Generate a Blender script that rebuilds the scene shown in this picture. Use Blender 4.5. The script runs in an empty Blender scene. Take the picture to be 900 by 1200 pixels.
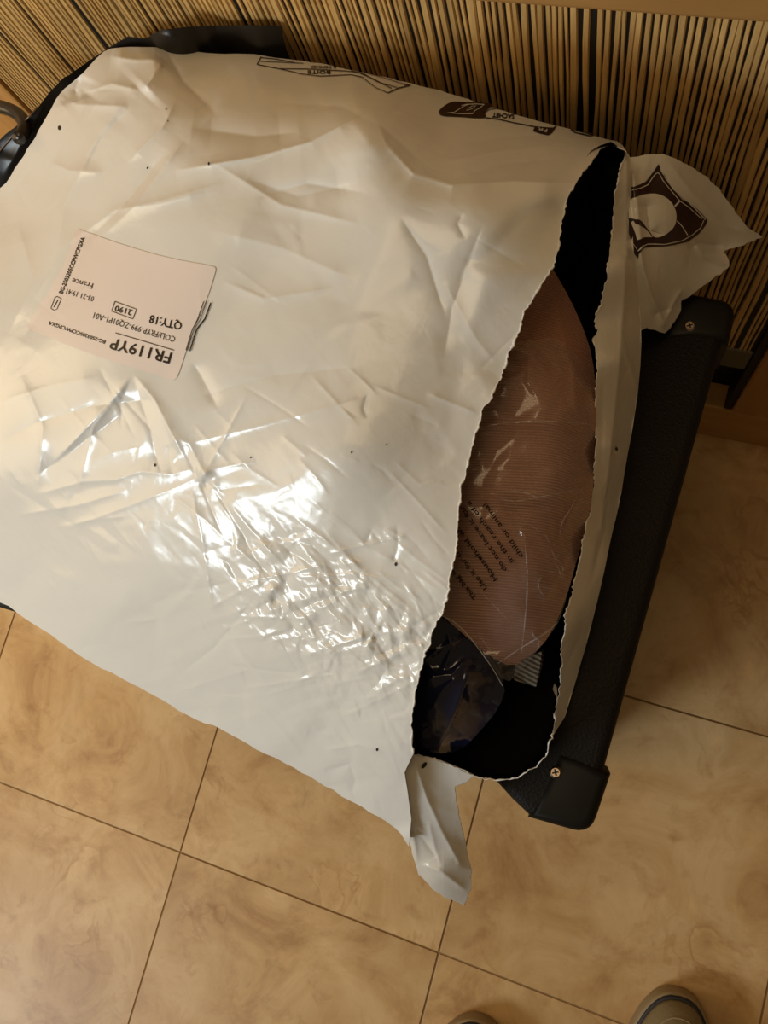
import bpy, bmesh, math, random
import numpy as np
from mathutils import Vector, Matrix
from mathutils.geometry import delaunay_2d_cdt

# ------------------------------------------------------------------ camera
FPX = 970.0                       # focal length in pixels of a 900 x 1200 frame
AX = np.array([0.93729766, 0.23245156, -0.25969089])    # world +X seen from the camera
AY = np.array([-0.27203879, 0.95370958, -0.12819101])   # world -Y
AN = np.array([0.21787149, 0.19079913, 0.95714560])     # world -Z
CAM_H = 1.0
scene = bpy.context.scene
cam_data = bpy.data.cameras.new('camera')
cam = bpy.data.objects.new('camera', cam_data)
scene.collection.objects.link(cam)
def cv(k): return Vector((AX[k], -AY[k], -AN[k]))
R = Matrix((cv(0), -cv(1), -cv(2))).transposed()
cam.matrix_world = Matrix.Translation((0, 0, CAM_H)) @ R.to_4x4()
cam_data.sensor_fit = 'HORIZONTAL'; cam_data.sensor_width = 27.0
cam_data.lens = FPX / 900.0 * 27.0
cam_data.clip_start = 0.02
scene.camera = cam

# ------------------------------------------------------------------ light
scene.view_settings.view_transform = 'Standard'
scene.view_settings.look = 'None'
scene.view_settings.exposure = -0.1
scene.view_settings.gamma = 1.0
scene.view_settings.use_curve_mapping = False
world = bpy.data.worlds.new('room_light'); scene.world = world
world.use_nodes = True
bg = world.node_tree.nodes['Background']
bg.inputs[0].default_value = (1.0, 0.72, 0.38, 1); bg.inputs[1].default_value = 0.10
def area(name, loc, target, sx, sy, power, col):
    l = bpy.data.lights.new(name, 'AREA'); l.shape = 'RECTANGLE'; l.size = sx; l.size_y = sy
    l.energy = power; l.color = col
    o = bpy.data.objects.new(name, l); scene.collection.objects.link(o)
    o.location = loc
    o.rotation_euler = (Vector(target) - Vector(loc)).to_track_quat('-Z', 'Y').to_euler()
    return o
area('window_light', (-1.45, -1.60, 1.40), (-0.2, 0.1, 0.5), 0.72, 0.52, 25, (0.82, 0.94, 1.0))
area('wall_lamp', (-1.20, -0.20, 0.88), (-0.5, 0.30, 0.5), 0.9, 0.6, 5.4, (1.0, 0.73, 0.40))
area('ceiling_light', (-0.35, 0.12, 2.30), (-0.15, 0.1, 0.5), 0.85, 0.85, 7.0, (1.0, 0.73, 0.41))

rng = np.random.RandomState(7)
random.seed(7)

# ------------------------------------------------------------------ rays to points
def P(u, v, z):
    "points of the photograph's rays at height z (arrays welcome)"
    u = np.asarray(u, float); v = np.asarray(v, float); z = np.asarray(z, float)
    a = (u - 450) / FPX; b = (v - 600) / FPX
    wx = a * AX[0] + b * AX[1] + AX[2]
    wy = -(a * AY[0] + b * AY[1] + AY[2])
    wz = -(a * AN[0] + b * AN[1] + AN[2])
    t = (z - CAM_H) / wz
    return np.stack([wx * t, wy * t, np.broadcast_to(z, np.shape(t))], -1)

# ------------------------------------------------------------------ materials
def mat(name, base=(0.8, 0.8, 0.8), rough=0.5, spec=0.5, metal=0.0):
    m = bpy.data.materials.new(name); m.use_nodes = True
    b = m.node_tree.nodes['Principled BSDF']
    b.inputs['Base Color'].default_value = (*base, 1)
    b.inputs['Roughness'].default_value = rough
    b.inputs['Specular IOR Level'].default_value = spec
    b.inputs['Metallic'].default_value = metal
    return m
class NT:
    def __init__(s, m): s.t = m.node_tree; s.b = s.t.nodes['Principled BSDF']
    def n(s, kind, **kw):
        x = s.t.nodes.new(kind)
        for k, v in kw.items():
            if k in x.inputs.keys(): x.inputs[k].default_value = v
            else: setattr(x, k, v)
        return x
    def l(s, a, b): s.t.links.new(a, b)
    def coord(s, which='Object'): return s.n('ShaderNodeTexCoord').outputs[which]
    def mapping(s, sc, which='Object', rot=(0, 0, 0), loc=(0, 0, 0)):
        mp = s.n('ShaderNodeMapping'); mp.inputs['Scale'].default_value = sc
        mp.inputs['Rotation'].default_value = rot; mp.inputs['Location'].default_value = loc
        s.l(s.coord(which), mp.inputs['Vector']); return mp.outputs[0]
    def ramp(s, fac, stops):
        r = s.n('ShaderNodeValToRGB'); e = r.color_ramp.elements
        while len(e) < len(stops): e.new(0.5)
        for k, (p, c) in enumerate(stops): e[k].position = p; e[k].color = (*c, 1)
        s.l(fac, r.inputs[0]); return r.outputs[0]
    def noise(s, vec, scale, detail=4, rough=0.5, dist=0.0):
        x = s.n('ShaderNodeTexNoise', Scale=scale, Detail=detail, Roughness=rough, Distortion=dist)
        if vec is not None: s.l(vec, x.inputs['Vector'])
        return x.outputs['Fac']
    def bump(s, h, strength, dist):
        x = s.n('ShaderNodeBump', Strength=strength, Distance=dist)
        s.l(h, x.inputs['Height']); s.l(x.outputs[0], s.b.inputs['Normal']); return x
    def mix(s, fac, a, b, mode='MIX'):
        x = s.n('ShaderNodeMix', data_type='RGBA', blend_type=mode)
        for i, val in ((0, fac), (6, a), (7, b)):
            if isinstance(val, (int, float)): x.inputs[i].default_value = val
            elif isinstance(val, tuple): x.inputs[i].default_value = (*val, 1)
            else: s.l(val, x.inputs[i])
        return x.outputs[2]

# white mailer film
M_film = mat('white_mailer_film', (0.79, 0.785, 0.765), 0.20, 0.5)
t = NT(M_film)
h1 = t.noise(t.mapping((1, 1, 1)), 55, 3, 0.55, 0.6)
t.bump(h1, 0.08, 0.003)
t.b.inputs['Subsurface Weight'].default_value = 0.0
M_filmback = mat('white_mailer_back_film', (0.74, 0.70, 0.64), 0.20, 0.5)
t = NT(M_filmback)
t.bump(t.noise(t.mapping((1, 1, 1)), 60, 3, 0.55, 0.6), 0.15, 0.003)
M_edge = mat('stretched_torn_plastic', (0.82, 0.80, 0.77), 0.35)
M_lining = mat('black_inner_film', (0.0035, 0.0035, 0.0035), 0.8, 0.08)
M_ink = mat('black_print_ink', (0.020, 0.014, 0.013), 0.35, 0.4)
M_inkred = mat('dark_brown_print_ink', (0.030, 0.012, 0.012), 0.3, 0.5)
M_label = mat('pink_white_label_paper', (0.82, 0.735, 0.71), 0.42, 0.4)
M_sleeveink = mat('sleeve_print_ink', (0.012, 0.009, 0.009), 0.6, 0.2)
# brown twill
M_twill = mat('brown_twill_cloth', (0.17, 0.085, 0.055), 0.85, 0.2)
t = NT(M_twill)
w = t.n('ShaderNodeTexWave', wave_type='BANDS', bands_direction='X', Scale=240.0, Distortion=0.5, Detail=1.0)
t.l(t.mapping((1, 1, 1), rot=(0, 0, 1.35)), w.inputs['Vector'])
c = t.mix(w.outputs['Fac'], (0.33, 0.175, 0.130), (0.54, 0.325, 0.255))
c2 = t.mix(t.noise(t.mapping((1, 1, 1)), 18, 3), c, (0.40, 0.19, 0.12))
t.l(c2, t.b.inputs['Base Color']); t.bump(w.outputs['Fac'], 0.5, 0.0008)
M_navy = mat('navy_polybag', (0.013, 0.015, 0.042), 0.10, 0.6)
M_black_plastic = mat('black_bag_plastic', (0.012, 0.010, 0.009), 0.32, 0.4)
t = NT(M_black_plastic); t.bump(t.noise(t.mapping((1, 1, 1)), 40, 3), 0.08, 0.003)
M_knit = mat('grey_ribbed_knit', (0.16, 0.14, 0.11), 0.9, 0.2)
t = NT(M_knit)
wv = t.n('ShaderNodeTexWave', wave_type='BANDS', bands_direction='Y', Scale=130.0, Distortion=1.0)
t.l(t.mapping((1, 1, 1), rot=(0, 0, 0.2)), wv.inputs['Vector']); t.bump(wv.outputs['Fac'], 0.9, 0.001)
t.l(t.mix(wv.outputs['Fac'], (0.05, 0.045, 0.035), (0.24, 0.21, 0.17)), t.b.inputs['Base Color'])
# clear sleeve
M_clear = bpy.data.materials.new('clear_sleeve_film'); M_clear.use_nodes = True
nt = M_clear.node_tree; nt.nodes.clear()
o_ = nt.nodes.new('ShaderNodeOutputMaterial'); mx = nt.nodes.new('ShaderNodeMixShader'); mx2 = nt.nodes.new('ShaderNodeMixShader')
tr = nt.nodes.new('ShaderNodeBsdfTransparent'); gl = nt.nodes.new('ShaderNodeBsdfGlossy'); df = nt.nodes.new('ShaderNodeBsdfDiffuse')
fr = nt.nodes.new('ShaderNodeFresnel'); fr.inputs[0].default_value = 1.55
gl.inputs['Roughness'].default_value = 0.17; df.inputs[0].default_value = (0.7, 0.66, 0.66, 1)
mx2.inputs[0].default_value = 0.06
nt.links.new(tr.outputs[0], mx2.inputs[1]); nt.links.new(df.outputs[0], mx2.inputs[2])
fm = nt.nodes.new('ShaderNodeMath'); fm.operation = 'MINIMUM'; fm.inputs[1].default_value = 0.22
nt.links.new(fr.outputs[0], fm.inputs[0]); nt.links.new(fm.outputs[0], mx.inputs[0]); nt.links.new(mx2.outputs[0], mx.inputs[1]); nt.links.new(gl.outputs[0], mx.inputs[2])
nt.links.new(mx.outputs[0], o_.inputs[0])
# case vinyl
M_vinyl = mat('black_grained_vinyl', (0.011, 0.009, 0.007), 0.55, 0.16)
t = NT(M_vinyl)
vo = t.n('ShaderNodeTexVoronoi', Scale=700.0); t.l(t.mapping((1, 1, 1)), vo.inputs['Vector'])
t.bump(vo.outputs['Distance'], 0.35, 0.0010)
M_corner = mat('black_corner_plastic', (0.010, 0.009, 0.007), 0.45, 0.17)
M_screw = mat('screw_steel', (0.45, 0.36, 0.30), 0.3, 0.5, 1.0)
M_dark = mat('screw_recess_black', (0.01, 0.008, 0.007), 0.6)
# floor tiles
M_tile = mat('beige_marbled_vinyl_tile', (0.5, 0.36, 0.2), 0.42, 0.4)
t = NT(M_tile)
oi = t.n('ShaderNodeObjectInfo')
geo = t.n('ShaderNodeNewGeometry')
add = t.n('ShaderNodeVectorMath', operation='MULTIPLY_ADD')
t.l(geo.outputs['Position'], add.inputs[0]); add.inputs[1].default_value = (1, 1, 1)
cmb = t.n('ShaderNodeCombineXYZ'); ml = t.n('ShaderNodeMath', operation='MULTIPLY'); ml.inputs[1].default_value = 37.0
t.l(oi.outputs['Random'], ml.inputs[0]); t.l(ml.outputs[0], cmb.inputs[2]); t.l(cmb.outputs[0], add.inputs[2])
v_ = add.outputs[0]
n1 = t.noise(v_, 10, 8, 0.68, 0.7); n2 = t.noise(v_, 24, 6, 0.62, 0.6); n3 = t.noise(v_, 4.5, 3, 0.5, 0.5)
c = t.ramp(n1, [(0.30, (0.44, 0.245, 0.095)), (0.46, (0.60, 0.375, 0.165)), (0.60, (0.69, 0.47, 0.235)), (0.76, (0.54, 0.32, 0.135))])
c2 = t.ramp(n2, [(0.25, (0.64, 0.52, 0.42)), (0.44, (1, 1, 1)), (0.58, (1, 1, 1)), (0.75, (1.18, 1.17, 1.14))])
n4 = t.noise(v_, 13, 3, 0.55, 1.4)
c5 = t.ramp(n4, [(0.44, (1, 1, 1)), (0.50, (0.82, 0.74, 0.66)), (0.53, (1.06, 1.06, 1.06)), (0.60, (1, 1, 1))])
n5 = t.noise(v_, 7, 2)
mk = t.n('ShaderNodeMapRange'); t.l(n5, mk.inputs[0]); mk.inputs[1].default_value = 0.52; mk.inputs[2].default_value = 0.66
c3 = t.mix(mk.outputs[0], t.mix(0.7, c, c2, 'MULTIPLY'), t.mix(1.0, t.mix(0.8, c, c2, 'MULTIPLY'), c5, 'MULTIPLY'))
c4 = t.ramp(n3, [(0.35, (0.86, 0.82, 0.78)), (0.65, (1.05, 1.05, 1.05))])
t.l(t.mix(1.0, c3, c4, 'MULTIPLY'), t.b.inputs['Base Color'])
t.bump(n2, 0.05, 0.002)
M_grout = mat('tile_joint', (0.28, 0.17, 0.07), 0.8)
# wood
def wood(name, c1, c2, axis_scale=(18, 18, 1.2), rough=0.42):
    m = mat(name, c1, rough, 0.4); t = NT(m)
    oi = t.n('ShaderNodeObjectInfo'); geo = t.n('ShaderNodeNewGeometry')
    mp = t.n('ShaderNodeVectorMath', operation='MULTIPLY'); t.l(geo.outputs['Position'], mp.inputs[0]); mp.inputs[1].default_value = axis_scale
    n = t.noise(mp.outputs[0], 3.0, 5, 0.6, 0.6)
    cc = t.ramp(n, [(0.3, c1), (0.7, c2)])
    hs = t.n('ShaderNodeHueSaturation')
    mr = t.n('ShaderNodeMapRange'); mr.inputs['To Min'].default_value = 0.80; mr.inputs['To Max'].default_value = 1.12
    t.l(oi.outputs['Random'], mr.inputs[0]); t.l(mr.outputs[0], hs.inputs['Value']); t.l(cc, hs.inputs['Color'])
    t.l(hs.outputs[0], t.b.inputs['Base Color']); t.bump(n, 0.15, 0.001)
    return m
M_slat = wood('reed_slat_wood', (0.52, 0.31, 0.108), (0.75, 0.49, 0.19), (60, 60, 6))
M_frame = wood('orange_frame_wood', (0.42, 0.20, 0.055), (0.56, 0.29, 0.09), (14, 14, 2))
M_rail = wood('orange_rail_wood', (0.40, 0.20, 0.06), (0.52, 0.28, 0.09), (2, 14, 14))
M_backing_shade = mat('black_backing_and_shade', (0.012, 0.009, 0.007), 0.6, 0.3)  # slat backing; also painted shade for the stile gap and recess
M_drab = mat('drab_lower_rail', (0.11, 0.09, 0.05), 0.6)
# shoes
M_rubber = mat('beige_sole_rubber', (0.33, 0.24, 0.13), 0.6)
M_navyline = mat('navy_sole_line', (0.018, 0.018, 0.026), 0.5)
M_canvas = mat('olive_beige_canvas', (0.24, 0.18, 0.09), 0.85, 0.2)
t = NT(M_canvas); t.bump(t.noise(t.mapping((1, 1, 1)), 300, 2), 0.4, 0.001)
M_darkcanvas = mat('dark_canvas', (0.02, 0.02, 0.026), 0.8, 0.2)

# ------------------------------------------------------------------ object helpers
def link(name, me, m=None, parent=None, smooth=True):
    o = bpy.data.objects.new(name, me); scene.collection.objects.link(o)
    if m is not None and not me.materials: me.materials.append(m)
    if parent is not None: o.parent = parent
    if smooth: me.polygons.foreach_set('use_smooth', [True] * len(me.polygons))
    return o
def mesh(name, verts, faces, m, parent=None, smooth=True):
    me = bpy.data.meshes.new(name); me.from_pydata([tuple(map(float, p)) for p in verts], [], [tuple(map(int, f)) for f in faces]); me.update()
    return link(name, me, m, parent, smooth)
def from_bm(name, bm, m, parent=None, smooth=True):
    me = bpy.data.meshes.new(name); bm.to_mesh(me); bm.free()
    return link(name, me, m, parent, smooth)
def thing(name, label, cat, loc=(0, 0, 0), group=None):
    o = bpy.data.objects.new(name, None); scene.collection.objects.link(o); o.empty_display_size = 0.05
    o.location = loc; o['label'] = label; o['category'] = cat
    if group: o['group'] = group
    bpy.context.view_layer.update()
    return o
def tag(o, label, cat, group=None):
    o['label'] = label; o['category'] = cat
    if group: o['group'] = group
    return o
def adopt(o, parent):
    "parent without moving (parts are built in world coordinates)"
    o.parent = parent
    o.matrix_parent_inverse = Matrix.Translation(-parent.location)
    return o
def box_bm(x0, x1, y0, y1, z0, z1, bev=0.0, seg=2):
    bm = bmesh.new(); bmesh.ops.create_cube(bm, size=1)
    for v in bm.verts:
        v.co = Vector(((x0 + x1) / 2 + v.co.x * (x1 - x0), (y0 + y1) / 2 + v.co.y * (y1 - y0), (z0 + z1) / 2 + v.co.z * (z1 - z0)))
    if bev: bmesh.ops.bevel(bm, geom=list(bm.edges), offset=bev, segments=seg, affect='EDGES', profile=0.6)
    return bm
def tube_mesh(pts, rad, ns=6):
    pts = np.asarray(pts, float); n = len(pts); rad = np.broadcast_to(rad, (n,))
    V = []; F = []
    for i in range(n):
        d = pts[min(i + 1, n - 1)] - pts[max(i - 1, 0)]; d = d / (np.linalg.norm(d) + 1e-12)
        a = np.cross(d, (0, 0, 1.0));
        if np.linalg.norm(a) < 1e-4: a = np.cross(d, (0, 1.0, 0))
        a /= np.linalg.norm(a); b = np.cross(a, d)
        for k in range(ns):
            th = 2 * math.pi * k / ns
            V.append(pts[i] + rad[i] * (math.cos(th) * a + math.sin(th) * b))
    for i in range(n - 1):
        for k in range(ns):
            F.append((i * ns + k, i * ns + (k + 1) % ns, (i + 1) * ns + (k + 1) % ns, (i + 1) * ns + k))
    F.append(tuple(range(ns - 1, -1, -1))); F.append(tuple((n - 1) * ns + k for k in range(ns)))
    return V, F

# ------------------------------------------------------------------ height fields
U0, V0, NU, NV = -220, 0, 1160, 1110
uu, vv = np.meshgrid(np.arange(NU) + U0, np.arange(NV) + V0)
uu = uu.astype(float); vv = vv.astype(float)
def rbf(ctrl, lam=0.0):
    c = np.array(ctrl, float); xy = c[:, :2] / 300.0; n = len(c)
    def k(r2): return np.where(r2 > 1e-12, 0.5 * r2 * np.log(r2 + 1e-12), 0)
    d = ((xy[:, None] - xy[None]) ** 2).sum(-1)
    A = np.zeros((n + 3, n + 3)); A[:n, :n] = k(d) + lam * np.eye(n); A[:n, n] = 1; A[n, :n] = 1
    A[:n, n + 1:] = xy; A[n + 1:, :n] = xy.T
    w = np.linalg.solve(A, np.r_[c[:, 2], 0, 0, 0])
    s = 5                                        # coarse grid, then bilinear
    gu = np.arange(0, NU + s, s); gv = np.arange(0, NV + s, s)
    GU, GV = np.meshgrid((gu + U0) / 300.0, (gv + V0) / 300.0)
    Z = np.full(GU.shape, w[n]) + w[n + 1] * GU + w[n + 2] * GV
    for i in range(n): Z += w[i] * k((GU - xy[i, 0]) ** 2 + (GV - xy[i, 1]) ** 2)
    return resample(Z, (uu - U0) / s, (vv - V0) / s)
def resample(Z, x, y):
    x = np.clip(x, 0, Z.shape[1] - 1.001); y = np.clip(y, 0, Z.shape[0] - 1.001)
    i = x.astype(int); j = y.astype(int); a = x - i; b = y - j
    return (Z[j, i] * (1 - a) + Z[j, i + 1] * a) * (1 - b) + (Z[j + 1, i] * (1 - a) + Z[j + 1, i + 1] * a) * b
def sample(Z, u, v): return resample(Z, np.asarray(u, float) - U0, np.asarray(v, float) - V0)
def blur(Z, r, times=2):
    for _ in range(times):
        for ax in (0, 1):
            p = [(0, 0), (0, 0)]; p[ax] = (r + 1, r)
            c = np.cumsum(np.pad(Z, p, mode='edge'), axis=ax)
            n = Z.shape[ax]
            Z = (np.take(c, np.arange(2 * r + 1, 2 * r + 1 + n), ax) - np.take(c, np.arange(n), ax)) / (2 * r + 1)
    return Z
def facets(spacing, seed, region=None, stretch=(1, 1, 0)):
    "crumpled film: random heights joined by flat triangles; unit amplitude"
    r = np.random.RandomState(seed)
    u0, v0, u1, v1 = region or (U0, V0, U0 + NU, V0 + NV)
    sx, sy, ang = stretch
    n = int((u1 - u0) * (v1 - v0) / spacing ** 2)
    pu = r.uniform(u0 - 30, u1 + 30, n); pv = r.uniform(v0 - 30, v1 + 30, n); ph = r.uniform(-1, 1, n)
    ca, sa = math.cos(ang), math.sin(ang)
    A = (pu * ca + pv * sa) / sx; B = (-pu * sa + pv * ca) / sy
    res = delaunay_2d_cdt([Vector((a, b)) for a, b in zip(A, B)], [], [], 0, 1e-6)
    tri = res[2]; vo = [o[0] for o in res[3]]
    Z = np.zeros((NV, NU))
    for f in tri:
        i = [vo[k] for k in f]
        x = pu[i] - U0; y = pv[i] - V0; h = ph[i]
        xa, xb = max(int(x.min()), 0), min(int(x.max()) + 2, NU); ya, yb = max(int(y.min()), 0), min(int(y.max()) + 2, NV)
        if xa >= xb or ya >= yb: continue
        gx, gy = np.meshgrid(np.arange(xa, xb), np.arange(ya, yb))
        d = (y[1] - y[2]) * (x[0] - x[2]) + (x[2] - x[1]) * (y[0] - y[2])
        if abs(d) < 1e-9: continue
        l0 = ((y[1] - y[2]) * (gx - x[2]) + (x[2] - x[1]) * (gy - y[2])) / d
        l1 = ((y[2] - y[0]) * (gx - x[2]) + (x[0] - x[2]) * (gy - y[2])) / d
        l2 = 1 - l0 - l1
        m = (l0 >= -1e-6) & (l1 >= -1e-6) & (l2 >= -1e-6)
        Z[ya:yb, xa:xb][m] = (l0 * h[0] + l1 * h[1] + l2 * h[2])[m]
    return Z
def blob(cx, cy, rx, ry, ang=0.0, p=2.0):
    ca, sa = math.cos(ang), math.sin(ang)
    a = ((uu - cx) * ca + (vv - cy) * sa) / rx; b = (-(uu - cx) * sa + (vv - cy) * ca) / ry
    return np.exp(-((a * a + b * b) ** (p / 2)))
def seg_dist(pts, U=None, V=None):
    U = uu if U is None else U; V = vv if V is None else V
    best = np.full(np.shape(U), 1e9); T = np.zeros(np.shape(U)); L = 0; S = np.zeros(np.shape(U))
    for (x0, y0), (x1, y1) in zip(pts[:-1], pts[1:]):
        dx, dy = x1 - x0, y1 - y0; l = math.hypot(dx, dy)
        t = np.clip(((U - x0) * dx + (V - y0) * dy) / (l * l), 0, 1)
        d = np.hypot(U - x0 - t * dx, V - y0 - t * dy)
        m = d < best; best = np.where(m, d, best); T = np.where(m, L + t * l, T)
        S = np.where(m, np.sign(dx * (V - y0) - dy * (U - x0)), S); L += l
    return best, T / L, S
def crease(Z, pts, amp, width, taper=True, sharp=1.0):
    x0 = min(p[0] for p in pts) - 5 * width; x1 = max(p[0] for p in pts) + 5 * width
    y0 = min(p[1] for p in pts) - 5 * width; y1 = max(p[1] for p in pts) + 5 * width
    a, b = max(int(x0 - U0), 0), min(int(x1 - U0) + 1, NU); c, d = max(int(y0 - V0), 0), min(int(y1 - V0) + 1, NV)
    if a >= b or c >= d: return
    D, T, S = seg_dist(pts, uu[c:d, a:b], vv[c:d, a:b])
    f = np.exp(-(D / width) ** sharp)
    if taper: f = f * np.clip(np.minimum(T, 1 - T) * 5 + 0.12, 0, 1)
    Z[c:d, a:b] += amp * f

def dense(poly, step, closed=False, jit=0.0, r=None):
    poly = [np.array(p, float) for p in poly]; out = []
    pairs = list(zip(poly, poly[1:] + ([poly[0]] if closed else []))) if closed else list(zip(poly[:-1], poly[1:]))
    for a, b in pairs:
        n = max(1, int(round(np.linalg.norm(b - a) / step)))
        for k in range(n): out.append(a + (b - a) * k / n)
    if not closed: out.append(poly[-1])
    out = np.array(out)
    if jit:
        r = r or rng
        n = len(out); e = r.normal(0, 1, n); e = e + 1.3 * np.repeat(r.normal(0, 1, n // 4 + 1), 4)[:n]
        e[0] = e[-1] = 0
        d = np.gradient(out, axis=0); d /= np.linalg.norm(d, axis=1)[:, None] + 1e-9
        out = out + np.stack([-d[:, 1], d[:, 0]], 1) * e[:, None] * jit
    return out
def smooth_poly(pts, it=2):
    "Chaikin corner cutting, ends kept"
    p = np.array(pts, float)
    for _ in range(it):
        q = 0.75 * p[:-1] + 0.25 * p[1:]; s = 0.25 * p[:-1] + 0.75 * p[1:]
        m = np.empty((2 * len(q), 2)); m[0::2] = q; m[1::2] = s
        p = np.vstack([p[:1], m, p[-1:]])
    return p
def inside(poly, U, V):
    poly = np.asarray(poly); c = np.zeros(np.shape(U), bool); n = len(poly); j = n - 1
    for i in range(n):
        xi, yi = poly[i]; xj, yj = poly[j]
        if yi != yj:
            m = ((yi > V) != (yj > V)) & (U < (xj - xi) * (V - yi) / (yj - yi) + xi); c ^= m
        j = i
    return c
def nearest(poly, U, V):
    poly = np.asarray(poly); A = poly; B = np.roll(poly, -1, 0); best = np.full(len(U), 1e9); bx = np.array(U, float); by = np.array(V, float)
    for (x0, y0), (x1, y1) in zip(A, B):
        dx, dy = x1 - x0, y1 - y0; l2 = dx * dx + dy * dy
        if l2 < 1e-12: continue
        t = np.clip(((U - x0) * dx + (V - y0) * dy) / l2, 0, 1); px = x0 + t * dx; py = y0 + t * dy
        d = np.hypot(U - px, V - py); m = d < best
        best[m] = d[m]; bx[m] = px[m]; by[m] = py[m]
    return bx, by, best
def sheet(poly, Zf, step=2.0):
    "grid of the outline, its rim snapped onto the outline; Zf is a height array. Returns verts, faces, uv"
    poly = np.asarray(poly, float)
    u0, v0 = poly.min(0) - step; u1, v1 = poly.max(0) + step
    gu = np.arange(u0, u1 + step, step); gv = np.arange(v0, v1 + step, step)
    GU, GV = np.meshgrid(gu, gv); ins = inside(poly, GU, GV)
    q = ins[:-1, :-1] | ins[1:, :-1] | ins[:-1, 1:] | ins[1:, 1:]
    need = np.zeros(ins.shape, bool)
    for a in (0, 1):
        for b in (0, 1): need[a:a + q.shape[0], b:b + q.shape[1]] |= q
    out = need & ~ins
    bx, by, _ = nearest(poly, GU[out], GV[out]); GU[out] = bx; GV[out] = by
    idx = np.full(ins.shape, -1); idx[need] = np.arange(need.sum())
    U, V = GU[need], GV[need]
    Z = sample(Zf, U, V); verts = P(U, V, Z)
    jj, ii = np.nonzero(q)
    faces = np.stack([idx[jj + 1, ii], idx[jj + 1, ii + 1], idx[jj, ii + 1], idx[jj, ii]], 1)
    return verts, faces, (U, V)
def skirt(loop, Zf, center, drops):
    "rings under the rim: drops = [(share of the way in, height below rim or absolute floor)]"
    loop = np.asarray(loop); z = sample(Zf, loop[:, 0], loop[:, 1]); top = P(loop[:, 0], loop[:, 1], z)
    rings = [top]
    for inw, zf in drops:
        r = top.copy(); r[:, :2] += (np.array(center) - r[:, :2]) * inw
        r[:, 2] = zf if zf > 0 else top[:, 2] + zf
        rings.append(r)
    n = len(loop); V = np.vstack(rings); F = []
    for k in range(len(rings) - 1):
        for i in range(n - 1):
            F.append((k * n + i, k * n + i + 1, (k + 1) * n + i + 1, (k + 1) * n + i))
    return V, F
def fast_mesh(name, parts, m, parent=None, smooth=True):
    V = []; F = []; o = 0
    for v, f in parts:
        V.append(np.asarray(v, float)); F += [tuple(int(x) + o for x in q) for q in f]; o += len(v)
    V = np.vstack(V)
    me = bpy.data.meshes.new(name); me.from_pydata(V.tolist(), [], F); me.update()
    return link(name, me, m, parent, smooth)

# ================================================================== SETTING
CASE_Z = 0.47
# floor: every tile a piece, joints recessed
floor = from_bm('floor', box_bm(-2.2, 2.2, -2.0, 0.9, -0.03, -0.0012), M_grout, smooth=False)
floor['kind'] = 'structure'
TS = 0.333
def tile_mesh(k):
    g = 0.0011
    bm = box_bm(g, TS - g, g, TS - g, -0.010, 0.0, 0.0006, 2)
    me = bpy.data.meshes.new('tile'); bm.to_mesh(me); bm.free(); me.materials.append(M_tile); return me
tm = tile_mesh(0)
for i in range(-4, 4):
    for j in range(-3, 2):
        o = bpy.data.objects.new('tile', tm); scene.collection.objects.link(o); o.parent = floor
        o.location = (-0.0690 + i * TS, -0.0040 + j * TS, random.uniform(-0.0003, 0.0003))

wall_back = from_bm('wall_back', box_bm(-2.2, 2.2, 0.40, 0.45, 0.0, 2.5), mat('warm_plaster', (0.45, 0.33, 0.2), 0.8), smooth=False); wall_back['kind'] = 'structure'
# cabinet with the slatted front
YW = 0.315
cab = thing('slatted_cabinet', 'wooden cabinet front of thin upright reed slats on black, framed in orange wood', 'cabinet', (-0.2, YW, 0))
def part(name, bm, m, parent=None, smooth=False): return adopt(from_bm(name, bm, m, None, smooth), parent or cab)
part('backing', box_bm(-0.535, 0.092, YW + 0.0008, YW + 0.02, 0.235, 0.66), M_backing_shade)
part('top_rail', box_bm(-0.62, 0.40, YW - 0.004, YW + 0.02, 0.640, 0.74, 0.002), M_rail)
part('left_stile', box_bm(-0.66, -0.513, YW - 0.003, YW + 0.02, 0.05, 0.640, 0.002), M_frame)
part('right_stile', box_bm(0.0905, 0.24, YW - 0.006, YW + 0.02, 0.112, 0.640, 0.003), M_frame)
part('stile_shadow_gap', box_bm(0.0830, 0.0904, YW - 0.003, YW + 0.02, 0.112, 0.640, 0.001), M_backing_shade)  # black strip standing in for the shadow gap beside the stile
part('lower_rail', box_bm(-0.513, 0.0829, YW - 0.002, YW + 0.02, 0.222, 0.262, 0.002), M_drab)
part('recess_shade_panel', box_bm(-0.62, 0.24, YW + 0.03, YW + 0.05, 0.0, 0.24), M_backing_shade)  # panel coloured black for the shade in the gap underneath
part('plinth', box_bm(-0.62, 0.45, YW, YW + 0.028, 0.0, 0.100, 0.002), M_rail)
def slat_mesh(w, k):
    r = np.random.RandomState(100 + k); nz = 16; V = []; F = []
    z = np.linspace(0.262, 0.637, nz)
    ph = r.uniform(0, 6.28, 4)
    for i, zz in enumerate(z):
        c = 0.0004 * math.sin(zz * 21 + ph[0]) + 0.0003 * math.sin(zz * 50 + ph[1])
        ww = w * (1 + 0.10 * math.sin(zz * 28 + ph[2]) + 0.07 * math.sin(zz * 70 + ph[3])) / 2
        for a, d in ((-1, 0), (-0.62, -0.0011), (0.62, -0.0011), (1, 0)): V.append((c + a * ww, d, zz))
    for i in range(nz - 1):
        for k2 in range(3): F.append((i * 4 + k2, i * 4 + k2 + 1, (i + 1) * 4 + k2 + 1, (i + 1) * 4 + k2))
    F.append((0, 1, 2, 3)); F.append(tuple((nz - 1) * 4 + q for q in (3, 2, 1, 0)))
    me = bpy.data.meshes.new('slat'); me.from_pydata(V, [], F); me.update(); me.materials.append(M_slat); return me
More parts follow.
